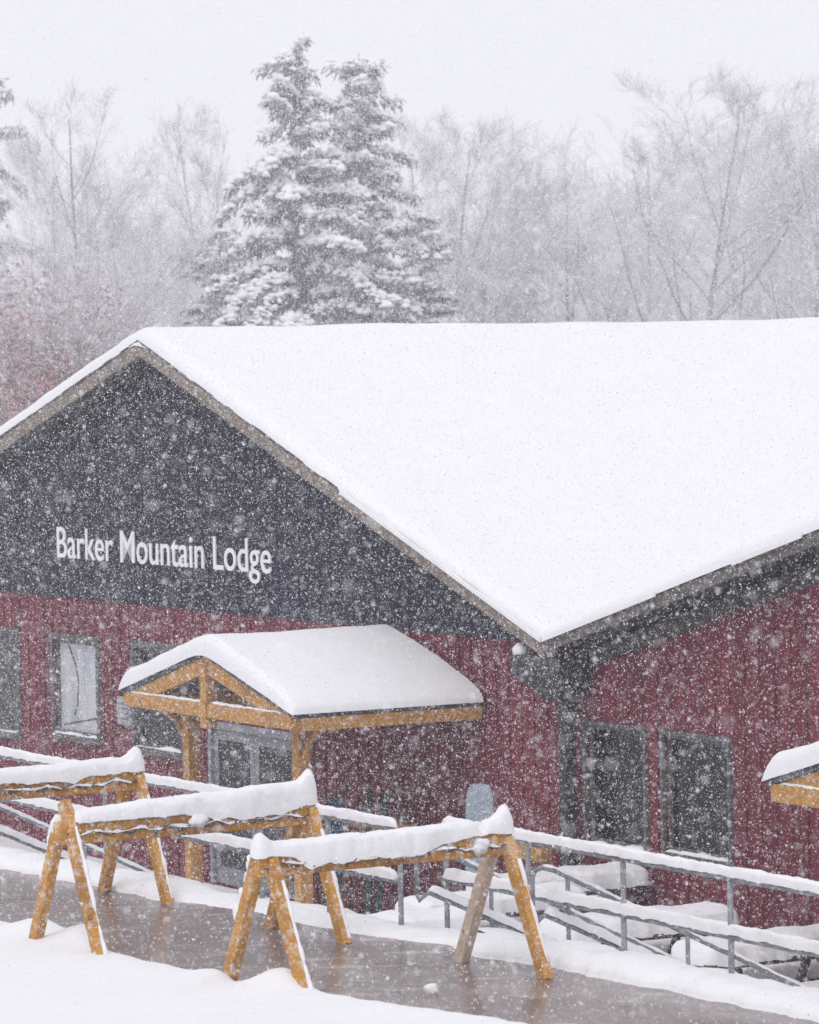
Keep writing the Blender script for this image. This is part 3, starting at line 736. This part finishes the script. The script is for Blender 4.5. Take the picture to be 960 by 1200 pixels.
# ------------------------------------------------------------------ trees
class TreeMB:
    def __init__(s): s.V = []; s.F = []; s.n = 0
    def tube(s, P, r0, r1, n):
        P = np.asarray(P, float); m = len(P)
        d = np.gradient(P, axis=0); d /= np.linalg.norm(d, axis=1, keepdims=True)+1e-9
        ref = np.array([0.31, 0.17, 0.93]) if abs(d[0, 2]) < 0.9 else np.array([1.0, 0, 0])
        a = np.cross(d, ref); a /= np.linalg.norm(a, axis=1, keepdims=True)+1e-9; b = np.cross(d, a)
        r = (r1 + (r0-r1)*np.linspace(1, 0, m)**(1.35 if m > 12 else 1.0))[:, None, None]; an = np.arange(n)*2*np.pi/n
        ring = P[:, None, :] + r*(a[:, None, :]*np.cos(an)[None, :, None] + b[:, None, :]*np.sin(an)[None, :, None])
        s.V.append(ring.reshape(-1, 3))
        i = np.arange(m-1)[:, None]*n; k = np.arange(n)[None, :]; k2 = (k+1) % n
        q = np.stack([i+k, i+k2, i+n+k2, i+n+k], -1).reshape(-1, 4) + s.n
        s.F.append(q); s.n += m*n
    def mesh(s, name, mat, smooth=True):
        V = np.concatenate(s.V).astype(np.float32); F = np.concatenate(s.F).astype(np.int32)
        return np_mesh(name, V, F, mat, smooth)
def np_mesh(name, V, F, mat, smooth=False):
    me = bpy.data.meshes.new(name); k = F.shape[1]
    me.vertices.add(len(V)); me.vertices.foreach_set('co', np.ascontiguousarray(V, dtype=np.float32).ravel())
    me.loops.add(F.size); me.loops.foreach_set('vertex_index', np.ascontiguousarray(F, dtype=np.int32).ravel())
    me.polygons.add(len(F)); me.polygons.foreach_set('loop_start', np.arange(0, F.size, k, dtype=np.int32))
    me.polygons.foreach_set('loop_total', np.full(len(F), k, dtype=np.int32))
    if smooth: me.polygons.foreach_set('use_smooth', np.ones(len(F), dtype=bool))
    me.update(calc_edges=True); me.validate(); me.materials.append(mat); return me
def unit(v): return v/(np.linalg.norm(v)+1e-9)
def bare_tree(seed, H=15.0, spread=0.36, upright=0.8, dens=1.0, multi=1, shape='round'):
    g = np.random.default_rng(seed); tr = TreeMB(); cr = TreeMB()
    def branch(p, d, ln, r, lev):
        n = {0: 16, 1: 9, 2: 7, 3: 5, 4: 3}[lev]; pts = [p]; dd = d.copy()
        for i in range(n):
            dd = unit(dd + g.normal(0, (0.028, 0.06, 0.09, 0.12, 0.14)[lev], 3) + np.array([0, 0, (0.05, 0.05, 0.05, 0.05, 0.04)[lev]*upright]))
            pts.append(pts[-1] + dd*ln/n)
        pts = np.array(pts)
        r1 = max(0.0045, r*(0.10 if lev == 0 else 0.25))
        (tr if lev < 2 else cr).tube(pts, r, r1, (8, 5, 4, 3, 3)[lev])
        if lev == 4: return
        cnt = max(2, int(g.normal((21, 8, 7, 5)[lev], 1.2)*dens)); lo = (0.2, 0.22, 0.15, 0.1)[lev]; hi = 0.95 if lev == 0 else 0.99
        for j in range(cnt):
            u = lo + (hi-lo)*((j+g.uniform(0, 1))/cnt)
            x = u*n; i = min(n-1, int(x)); q = pts[i] + (pts[i+1]-pts[i])*(x-i); ax = unit(pts[i+1]-pts[i])
            side = unit(np.cross(ax, g.normal(0, 1, 3))); an = g.uniform(0.5, 0.95) if lev == 0 else g.uniform(0.35, 0.75)
            nd = unit(ax*math.cos(an) + side*math.sin(an))
            if lev == 0:
                f = (1-u)**0.62*min(1, 0.75+(u-lo)*1.5) if shape == 'round' else min(1.0, (1-u)*1.3)
                l2 = ln*(spread*f+0.035)*g.uniform(0.75, 1.2)
            else: l2 = ln*(0.52*(1-0.42*u))*g.uniform(0.7, 1.25)
            if lev == 3: l2 = g.uniform(0.28, 0.65)
            branch(q, nd, l2, max(0.0055, (r + (r1-r)*u)*g.uniform(0.32, 0.48)), lev+1)
    for k in range(multi):
        d0 = unit(np.array([g.normal(0, 0.04 if multi == 1 else 0.13), g.normal(0, 0.04 if multi == 1 else 0.13), 1.0]))
        branch(np.array([0.25*k, 0.1*k, -0.3]), d0, H*(1-0.12*k), 0.0115*H/(1+0.3*(multi-1)), 0)
    zm = np.percentile(np.concatenate([v[:, 2] for v in cr.V]), 99.8)          # the crown's own top decides the height
    for t_ in (tr, cr): t_.V = [v*np.array([1.05, 1.05, H/zm]) for v in t_.V]
    return tr.mesh('trunk', M['bark']), cr.mesh('crown', M['twig'])
def leafy(seed, crown_h=6.0, rad=2.4, n=11000):
    g = np.random.default_rng(seed); c = g.normal(0, 0.42, (90, 3)); P = c[g.integers(0, 90, n)] + g.normal(0, 0.13, (n, 3))
    P = P*np.array([rad, rad, crown_h*0.5]) + np.array([0, 0, crown_h*0.55]); P = P[P[:, 2] > 0.4]; n = len(P)
    a = g.normal(0, 1, (n, 3)); a /= np.linalg.norm(a, axis=1, keepdims=True); b = np.cross(a, g.normal(0, 1, (n, 3))); b /= np.linalg.norm(b, axis=1, keepdims=True)
    s = g.uniform(0.04, 0.085, (n, 1)); V = np.stack([P-a*s, P+b*s*0.55, P+a*s, P-b*s*0.55], 1).reshape(-1, 3)
    return np_mesh('leaves', V, np.arange(4*n).reshape(-1, 4), M['beech'])
BLOB = None
def blobs(centres, radii, g):
    """low lumps of snow: jittered flattened octa-spheres"""
    ph = np.arange(6)*np.pi/3
    base = np.concatenate([[[0, 0, 1]], np.stack([np.cos(ph)*0.75, np.sin(ph)*0.75, np.full(6, 0.55)], 1), np.stack([np.cos(ph+0.5), np.sin(ph+0.5), np.full(6, -0.15)], 1), [[0, 0, -0.5]]])
    F = [(0, 1+i, 1+(i+1) % 6) for i in range(6)]
    for i in range(6): F += [(1+i, 7+i, 1+(i+1) % 6), (7+i, 7+(i+1) % 6, 1+(i+1) % 6), (13, 7+(i+1) % 6, 7+i)]
    F = np.array(F); n = len(centres)
    V = base[None]*g.uniform(0.7, 1.25, (n, 14, 1))*radii[:, None, :] + centres[:, None, :]
    return V.reshape(-1, 3), (F[None] + (np.arange(n)*14)[:, None, None]).reshape(-1, 3)
def conifer(seed, H=15.0, RB=2.6, nb=70, low=0.1):
    g = np.random.default_rng(seed); tr = TreeMB(); z = np.linspace(-0.3, H, 16)
    P = np.stack([0.05*np.sin(z*0.6+seed), 0.05*np.cos(z*0.5), z], 1); tr.tube(P, 0.016*H, 0.012, 8)
    needC, needA, snC, snR = [], [], [], []
    for k in range(nb):
        u = low + (0.985-low)*((k+g.uniform(0, 1))/nb)**0.95
        az = k*2.399963+g.normal(0, 0.45); zb = u*H
        ln = (RB*(1-u)**0.72*g.uniform(0.45, 1.3) + 0.28)
        m = max(5, int(ln/0.13)); s = np.linspace(0, 1, m)
        lift = g.uniform(0.2, 0.95)*(0.6+u*0.6); droop = g.uniform(0.7, 1.6)*(1.05-0.5*u)
        rad = np.array([math.cos(az), math.sin(az), 0]); tan = np.array([-math.sin(az), math.cos(az), 0])
        B = rad[None]*(s*ln)[:, None] + tan[None]*(0.12*ln*g.normal()*s**2)[:, None]
        B[:, 2] = zb + ln*(lift*s - droop*s**2 + 0.18*s**5); B += g.normal(0, 0.025, (m, 3))
        tr.tube(B, 0.016+0.008*ln, 0.006, 4)
        load = g.uniform(0.85, 1.5)                      # how much snow this bough still carries
        for i in range(1, m):
            wdt = (0.20*ln*(1-s[i]*0.6)*min(1, s[i]*3.2)+0.10)
            c = int(10+24*wdt)
            lat = g.uniform(-1, 1, c)
            C = B[i] + tan*(lat*wdt)[:, None] + rad*(g.normal(0, 0.07, c) + 0.15*np.abs(lat)*wdt)[:, None]; C[:, 2] -= 0.45*wdt*lat**2 + g.uniform(0.0, 0.24, c)
            needC.append(C); needA.append(rad*0.45 + tan*(lat*0.6)[:, None] + np.array([0, 0, -1.0]) + g.normal(0, 0.55, (c, 3)))
            if s[i] > 0.12 and g.uniform() < 0.9*load:
                q = 4 + int(wdt*9); l2 = g.uniform(-0.8, 0.8, q); l2[0] *= 0.25
                S = B[i] + tan*(l2*wdt)[:, None]; S[:, 2] += 0.04 - 0.45*wdt*l2**2 + g.uniform(-0.10, 0.05, q); S += g.normal(0, 0.035, S.shape)
                snC.append(S); k_ = g.uniform(0.05, 0.125, (q, 1))*(0.75+0.5*wdt)*load; k_[0] *= 1.3
                snR.append(k_*np.array([[1.0, 1.0, 0.75]])*g.uniform(0.75, 1.25, (q, 3)))
    C = np.concatenate(needC); A = np.concatenate(needA); A /= np.linalg.norm(A, axis=1, keepdims=True); n = len(C)
    Bv = np.cross(A, g.normal(0, 1, (n, 3))); Bv /= np.linalg.norm(Bv, axis=1, keepdims=True)
    ln = g.uniform(0.10, 0.26, (n, 1)); wd = g.uniform(0.014, 0.034, (n, 1))
    V = np.stack([C-Bv*wd, C+Bv*wd, C+A*ln+Bv*wd*0.4, C+A*ln-Bv*wd*0.4], 1).reshape(-1, 3)
    need = np_mesh('crown', V, np.arange(4*n).reshape(-1, 4), M['needle'])
    SV, SF = blobs(np.concatenate(snC), np.concatenate(snR), g)
    return tr.mesh('trunk', M['bark']), need, np_mesh('snow_cover', SV, SF, M['treesnow'], True)

bare = [bare_tree(101, 15, 0.62, 0.8, 1.02), bare_tree(102, 15, 0.46, 0.8, 0.85), bare_tree(113, 15, 0.58, 0.8, 0.97), bare_tree(104, 15, 0.48, 0.8, 0.85, 2)]
firs = [conifer(201, 15, 3.9, 92), conifer(202, 15, 3.7, 84), conifer(203, 15, 3.4, 70)]
leafm = [leafy(301), leafy(302)]
def tree(px, top, Y, kind, idx, label, rz=0.0, wide=1.0, cat='tree', group=None, lf=None):
    Y *= 1.5; top_p = at_depth(px, top, Y); gz = 0.0; H = top_p.z - gz; k = H/15.0
    nm = {'bare': 'bare_tree', 'fir': 'spruce_tree', 'beech': 'beech_tree'}[kind]
    e = bpy.data.objects.new(nm, None); COL.objects.link(e); e.location = (top_p.x, Y, gz); e.rotation_euler = (0, 0, rz); e.scale = (k*wide, k*wide, k)
    tag(e, label, cat, group)
    def part(n, me, par):
        o = bpy.data.objects.new(n, me); COL.objects.link(o); o.parent = par; return o
    if kind == 'fir':
        a, b, c = firs[idx]; part('trunk', a, e); cr = part('crown', b, e); part('snow_cover', c, cr)
    else:
        a, b = bare[idx]; part('trunk', a, e); part('crown', b, e)
        if kind == 'beech':
            o = part('leaves', leafm[lf or 0], e); 
            o.scale = (2.2/ (1), 2.2, 1.9)
    return e
GB = 'bare deciduous trees behind the lodge'; GF = 'snow laden spruces behind the lodge'
tree(345, 46, 100, 'fir', 0, 'tallest snow laden spruce, dark at its heart, behind the gable roof', 0.4, group=GF)
tree(421, 62, 106, 'fir', 1, 'snow laden spruce just right of the tallest spruce', 1.9, group=GF)
tree(-44, 40, 165, 'fir', 1, 'snow laden spruce cut by the left edge of the photo', 4.0, group=GF)
tree(258, 262, 112, 'fir', 2, 'shorter snow laden spruce to the left of the tallest one', 2.0, 1.5, group=GF)
tree(490, 238, 104, 'fir', 2, 'shorter snow laden spruce at the right foot of the spruce pair', 5.0, 1.2, group=GF)
tree(602, 235, 150, 'fir', 2, 'small faint spruce alone between the spruce pair and the wide bare trees', 1.0, 0.8, group=GF)
tree(90, 92, 104, 'bare', 1, 'bare tree with a straight central leader left of the spruces', 0.0, 1.0, group=GB)
tree(44, 160, 110, 'bare', 0, 'bare tree close beside the spruce at the left edge', 2.0, 1.0, group=GB)
tree(150, 205, 112, 'bare', 3, 'low spreading bare tree over the peak of the gable', 1.0, 1.1, group=GB)
tree(185, 255, 120, 'bare', 2, 'thin bare tree in the gap left of the shorter spruce', 3.6, 0.8, group=GB)
tree(268, 125, 118, 'bare', 3, 'slender bare tree rising behind the shorter left spruce', 2.4, 0.8, group=GB)
tree(508, 130, 124, 'bare', 0, 'bare tree directly right of the spruce pair, tallest of that gap', 1.2, 1.0, group=GB)
tree(550, 205, 130, 'bare', 3, 'bare tree with paired trunks in the gap right of the spruces', 4.2, 1.0, group=GB)
tree(470, 150, 130, 'bare', 2, 'bare tree half hidden behind the right spruce', 0.3, 0.9, group=GB)
tree(622, 250, 150, 'bare', 0, 'low pale bare tree in the dip of the skyline', 0.9, 1.0, group=GB)
tree(688, 190, 128, 'bare', 2, 'dense rounded bare tree at the left of the wide group', 2.2, 1.1, group=GB)
tree(738, 150, 134, 'bare', 2, 'bare tree between the dense rounded one and the tallest wide one', 4.9, 1.1, group=GB)
tree(806, 82, 118, 'bare', 0, 'tallest wide bare tree with a dark forked trunk above the roof', 0.7, 1.15, group=GB)
tree(880, 135, 138, 'bare', 3, 'bare tree just right of the tallest wide one', 3.0, 1.0, group=GB)
tree(928, 160, 122, 'bare', 2, 'bare tree leaning its limbs over the far roof end', 5.3, 1.1, group=GB)
tree(970, 145, 114, 'bare', 0, 'bare tree cut by the right edge of the photo', 2.8, 1.2, group=GB)
far = [(30, 285, 165, 1), (565, 300, 175, 2), (660, 270, 170, 3), (770, 225, 172, 0), (840, 215, 168, 2), (905, 235, 175, 0), (715, 255, 160, 0), (945, 250, 150, 3), (120, 305, 160, 2), (860, 235, 145, 1), (690, 270, 126, 3), (910, 250, 124, 0), (560, 280, 128, 1), (620, 290, 130, 0)]
for i, (px, top, Y, idx) in enumerate(far):
    tree(px, top, Y, 'bare', idx, 'pale bare tree of the hazy back row behind the nearer trees', i*1.3, 1.15, group='hazy back row of bare trees')
tree(28, 285, 92, 'beech', 0, 'reddish beech still holding dry leaves at the left edge', 0.5, 1.3, group='beeches holding dry leaves', lf=0)
tree(70, 250, 96, 'beech', 1, 'reddish beech holding dry leaves between the other two beeches', 4.0, 1.2, group='beeches holding dry leaves', lf=0)
tree(118, 325, 90, 'beech', 3, 'smaller reddish beech holding dry leaves beside the gable slope', 2.5, 1.3, group='beeches holding dry leaves', lf=1)

# ------------------------------------------------------------------ falling snow
def flakes():
    n = 1200000
    tx, tz = math.tan(math.radians(8.0)), math.tan(math.radians(8.8))
    d = 4.0 + (66-4.0)*rng.uniform(0, 1, n)**(1/2.9)
    a = rng.uniform(-tx, tx, n)*d; b = rng.uniform(-tz, tz, n)*d
    P = np.array(CAMP)[None] + np.array(FW)*d[:, None] + np.array(RI)*a[:, None] + np.array(UP)*b[:, None]
    Q = P - np.array(C0); y = Q @ np.array(VD); t = Q @ np.array(UD); z = P[:, 2]
    rz = np.where(t < APX, APZ-(APX-t)*SL, np.where(t < VAL, APZ-(t-APX)*SR, VZ+(t-VAL)*WS))
    keep = (z > 2.45) | (y > -8.2)
    keep &= z > 0.6
    keep &= ~((y > -0.1) & (z < rz+0.3) & (t > -22) & (t < 21))
    keep &= ~((y < -9) & (z < 2.6 + 0.1*np.maximum(0, -11-y)))
    P = P[keep]; d = d[keep]
    nf = 300000                                       # farther out: the flakes in front of the forest
    df = 64 + 96*rng.uniform(0, 1, nf)**0.62
    af = rng.uniform(-tx, tx, nf)*df; bf = rng.uniform(math.tan(math.radians(0.5)), tz, nf)*df
    Pf = np.array(CAMP)[None] + np.array(FW)*df[:, None] + np.array(RI)*af[:, None] + np.array(UP)*bf[:, None]
    Pf = Pf[Pf[:, 2] > 9.5]
    nn = len(P); P = np.concatenate([P, Pf]); n = len(P)
    s = np.concatenate([np.ones(nn), np.full(n-nn, 2.2)])*np.clip(rng.lognormal(math.log(0.0028), 0.45, n), 0.0012, 0.009)
    base = np.array([[0.95, 0, -0.75], [-0.5, 0.8, -0.75], [-0.5, -0.8, -0.75], [0, 0, 1.35]])
    F = np.array([(0, 1, 3), (1, 2, 3), (2, 0, 3), (0, 2, 1)])
    V = base[None]*rng.uniform(0.6, 1.35, (n, 4, 1))*s[:, None, None]
    ang = rng.normal(0, 0.6, (n, 2)); ca, sa = np.cos(ang[:, 0]+0.28), np.sin(ang[:, 0]+0.28); cb, sb = np.cos(ang[:, 1]), np.sin(ang[:, 1])
    x, y_, zz = V[..., 0], V[..., 1], V[..., 2]
    x, zz = x*ca[:, None]-zz*sa[:, None], x*sa[:, None]+zz*ca[:, None]
    y_, zz = y_*cb[:, None]-zz*sb[:, None], y_*sb[:, None]+zz*cb[:, None]
    V = np.stack([x, y_, zz], -1) + P[:, None, :]
    me = np_mesh('falling_snow', V.reshape(-1, 3), (F[None]+(np.arange(n)*4)[:, None, None]).reshape(-1, 3), M['flake'])
    o = bpy.data.objects.new('falling_snow', me); COL.objects.link(o); tag(o, 'dense falling snowflakes filling the air', 'snowfall', kind='stuff')
    print('flakes', n)
flakes()

# ------------------------------------------------------------------ snowy air
mb = MB(); mb.box(-190, 190, -14, 330, -3.5, 48)
hz = mb.build('haze', M['snow']); hz.data.materials.clear()
m = bpy.data.materials.new('snowy_air'); m.use_nodes = True; nt = m.node_tree
nt.nodes.remove(nt.nodes['Principled BSDF'])
pv = nt.nodes.new('ShaderNodeVolumePrincipled'); pv.inputs['Color'].default_value = (0.93, 0.935, 1.0, 1); pv.inputs['Density'].default_value = 0.0010
nt.links.new(pv.outputs[0], nt.nodes['Material Output'].inputs['Volume'])
hz.data.materials.append(m); tag(hz, 'pale snowy haze in the air', 'haze', kind='stuff')

# ------------------------------------------------------------------ light, world, camera
SUN_EL, SUN_AZ = math.radians(52), math.radians(205)   # azimuth clockwise from +Y
w = bpy.data.worlds.new('World'); scn.world = w; w.use_nodes = True; nt = w.node_tree
bg = nt.nodes['Background']
sky = nt.nodes.new('ShaderNodeTexSky'); sky.sky_type = 'NISHITA'; sky.sun_disc = False
sky.sun_elevation = SUN_EL; sky.sun_rotation = SUN_AZ; sky.dust_density = 6; sky.ozone_density = 1
hs = nt.nodes.new('ShaderNodeHueSaturation'); hs.inputs['Saturation'].default_value = 0.10
nt.links.new(sky.outputs[0], hs.inputs['Color'])
mx = nt.nodes.new('ShaderNodeMix'); mx.data_type = 'RGBA'; mx.inputs[0].default_value = 0.90    # the overcast
mx.inputs[7].default_value = (9.3, 9.33, 9.8, 1); nt.links.new(hs.outputs[0], mx.inputs[6])
nt.links.new(mx.outputs[2], bg.inputs['Color']); bg.inputs['Strength'].default_value = 0.10
sd = bpy.data.lights.new('sun', 'SUN'); sd.energy = 1.15; sd.angle = math.radians(40); sd.color = (1, 0.97, 0.94)
sl = bpy.data.objects.new('sun', sd); COL.objects.link(sl); sl.location = (0, 0, 60)
dv = Vector((math.sin(SUN_AZ)*math.cos(SUN_EL), math.cos(SUN_AZ)*math.cos(SUN_EL), math.sin(SUN_EL)))
sl.rotation_euler = (-dv).to_track_quat('-Z', 'Y').to_euler()

cam = bpy.data.cameras.new('camera'); co = bpy.data.objects.new('camera', cam); COL.objects.link(co)
cam.sensor_fit = 'AUTO'; cam.sensor_width = 36; cam.lens = F_PX/1200*36
cam.clip_start = 0.5; cam.clip_end = 3000
Mx = Matrix((RI, UP, -FW)).transposed().to_4x4(); Mx.translation = CAMP; co.matrix_world = Mx
cam.dof.use_dof = True; cam.dof.focus_distance = 41.0; cam.dof.aperture_fstop = 4.5
scn.camera = co
scn.view_settings.view_transform = 'Standard'; scn.view_settings.look = 'None'; scn.view_settings.exposure = 0.04; scn.view_settings.gamma = 1
scn.cycles.max_bounces = 8; scn.cycles.diffuse_bounces = 3; scn.cycles.volume_bounces = 4; scn.cycles.transparent_max_bounces = 8
scn.cycles.use_denoising = DENOISE
scn.cycles.denoiser = 'OPENIMAGEDENOISE'; scn.cycles.denoising_input_passes = 'RGB_ALBEDO_NORMAL'; scn.cycles.denoising_prefilter = 'NONE'
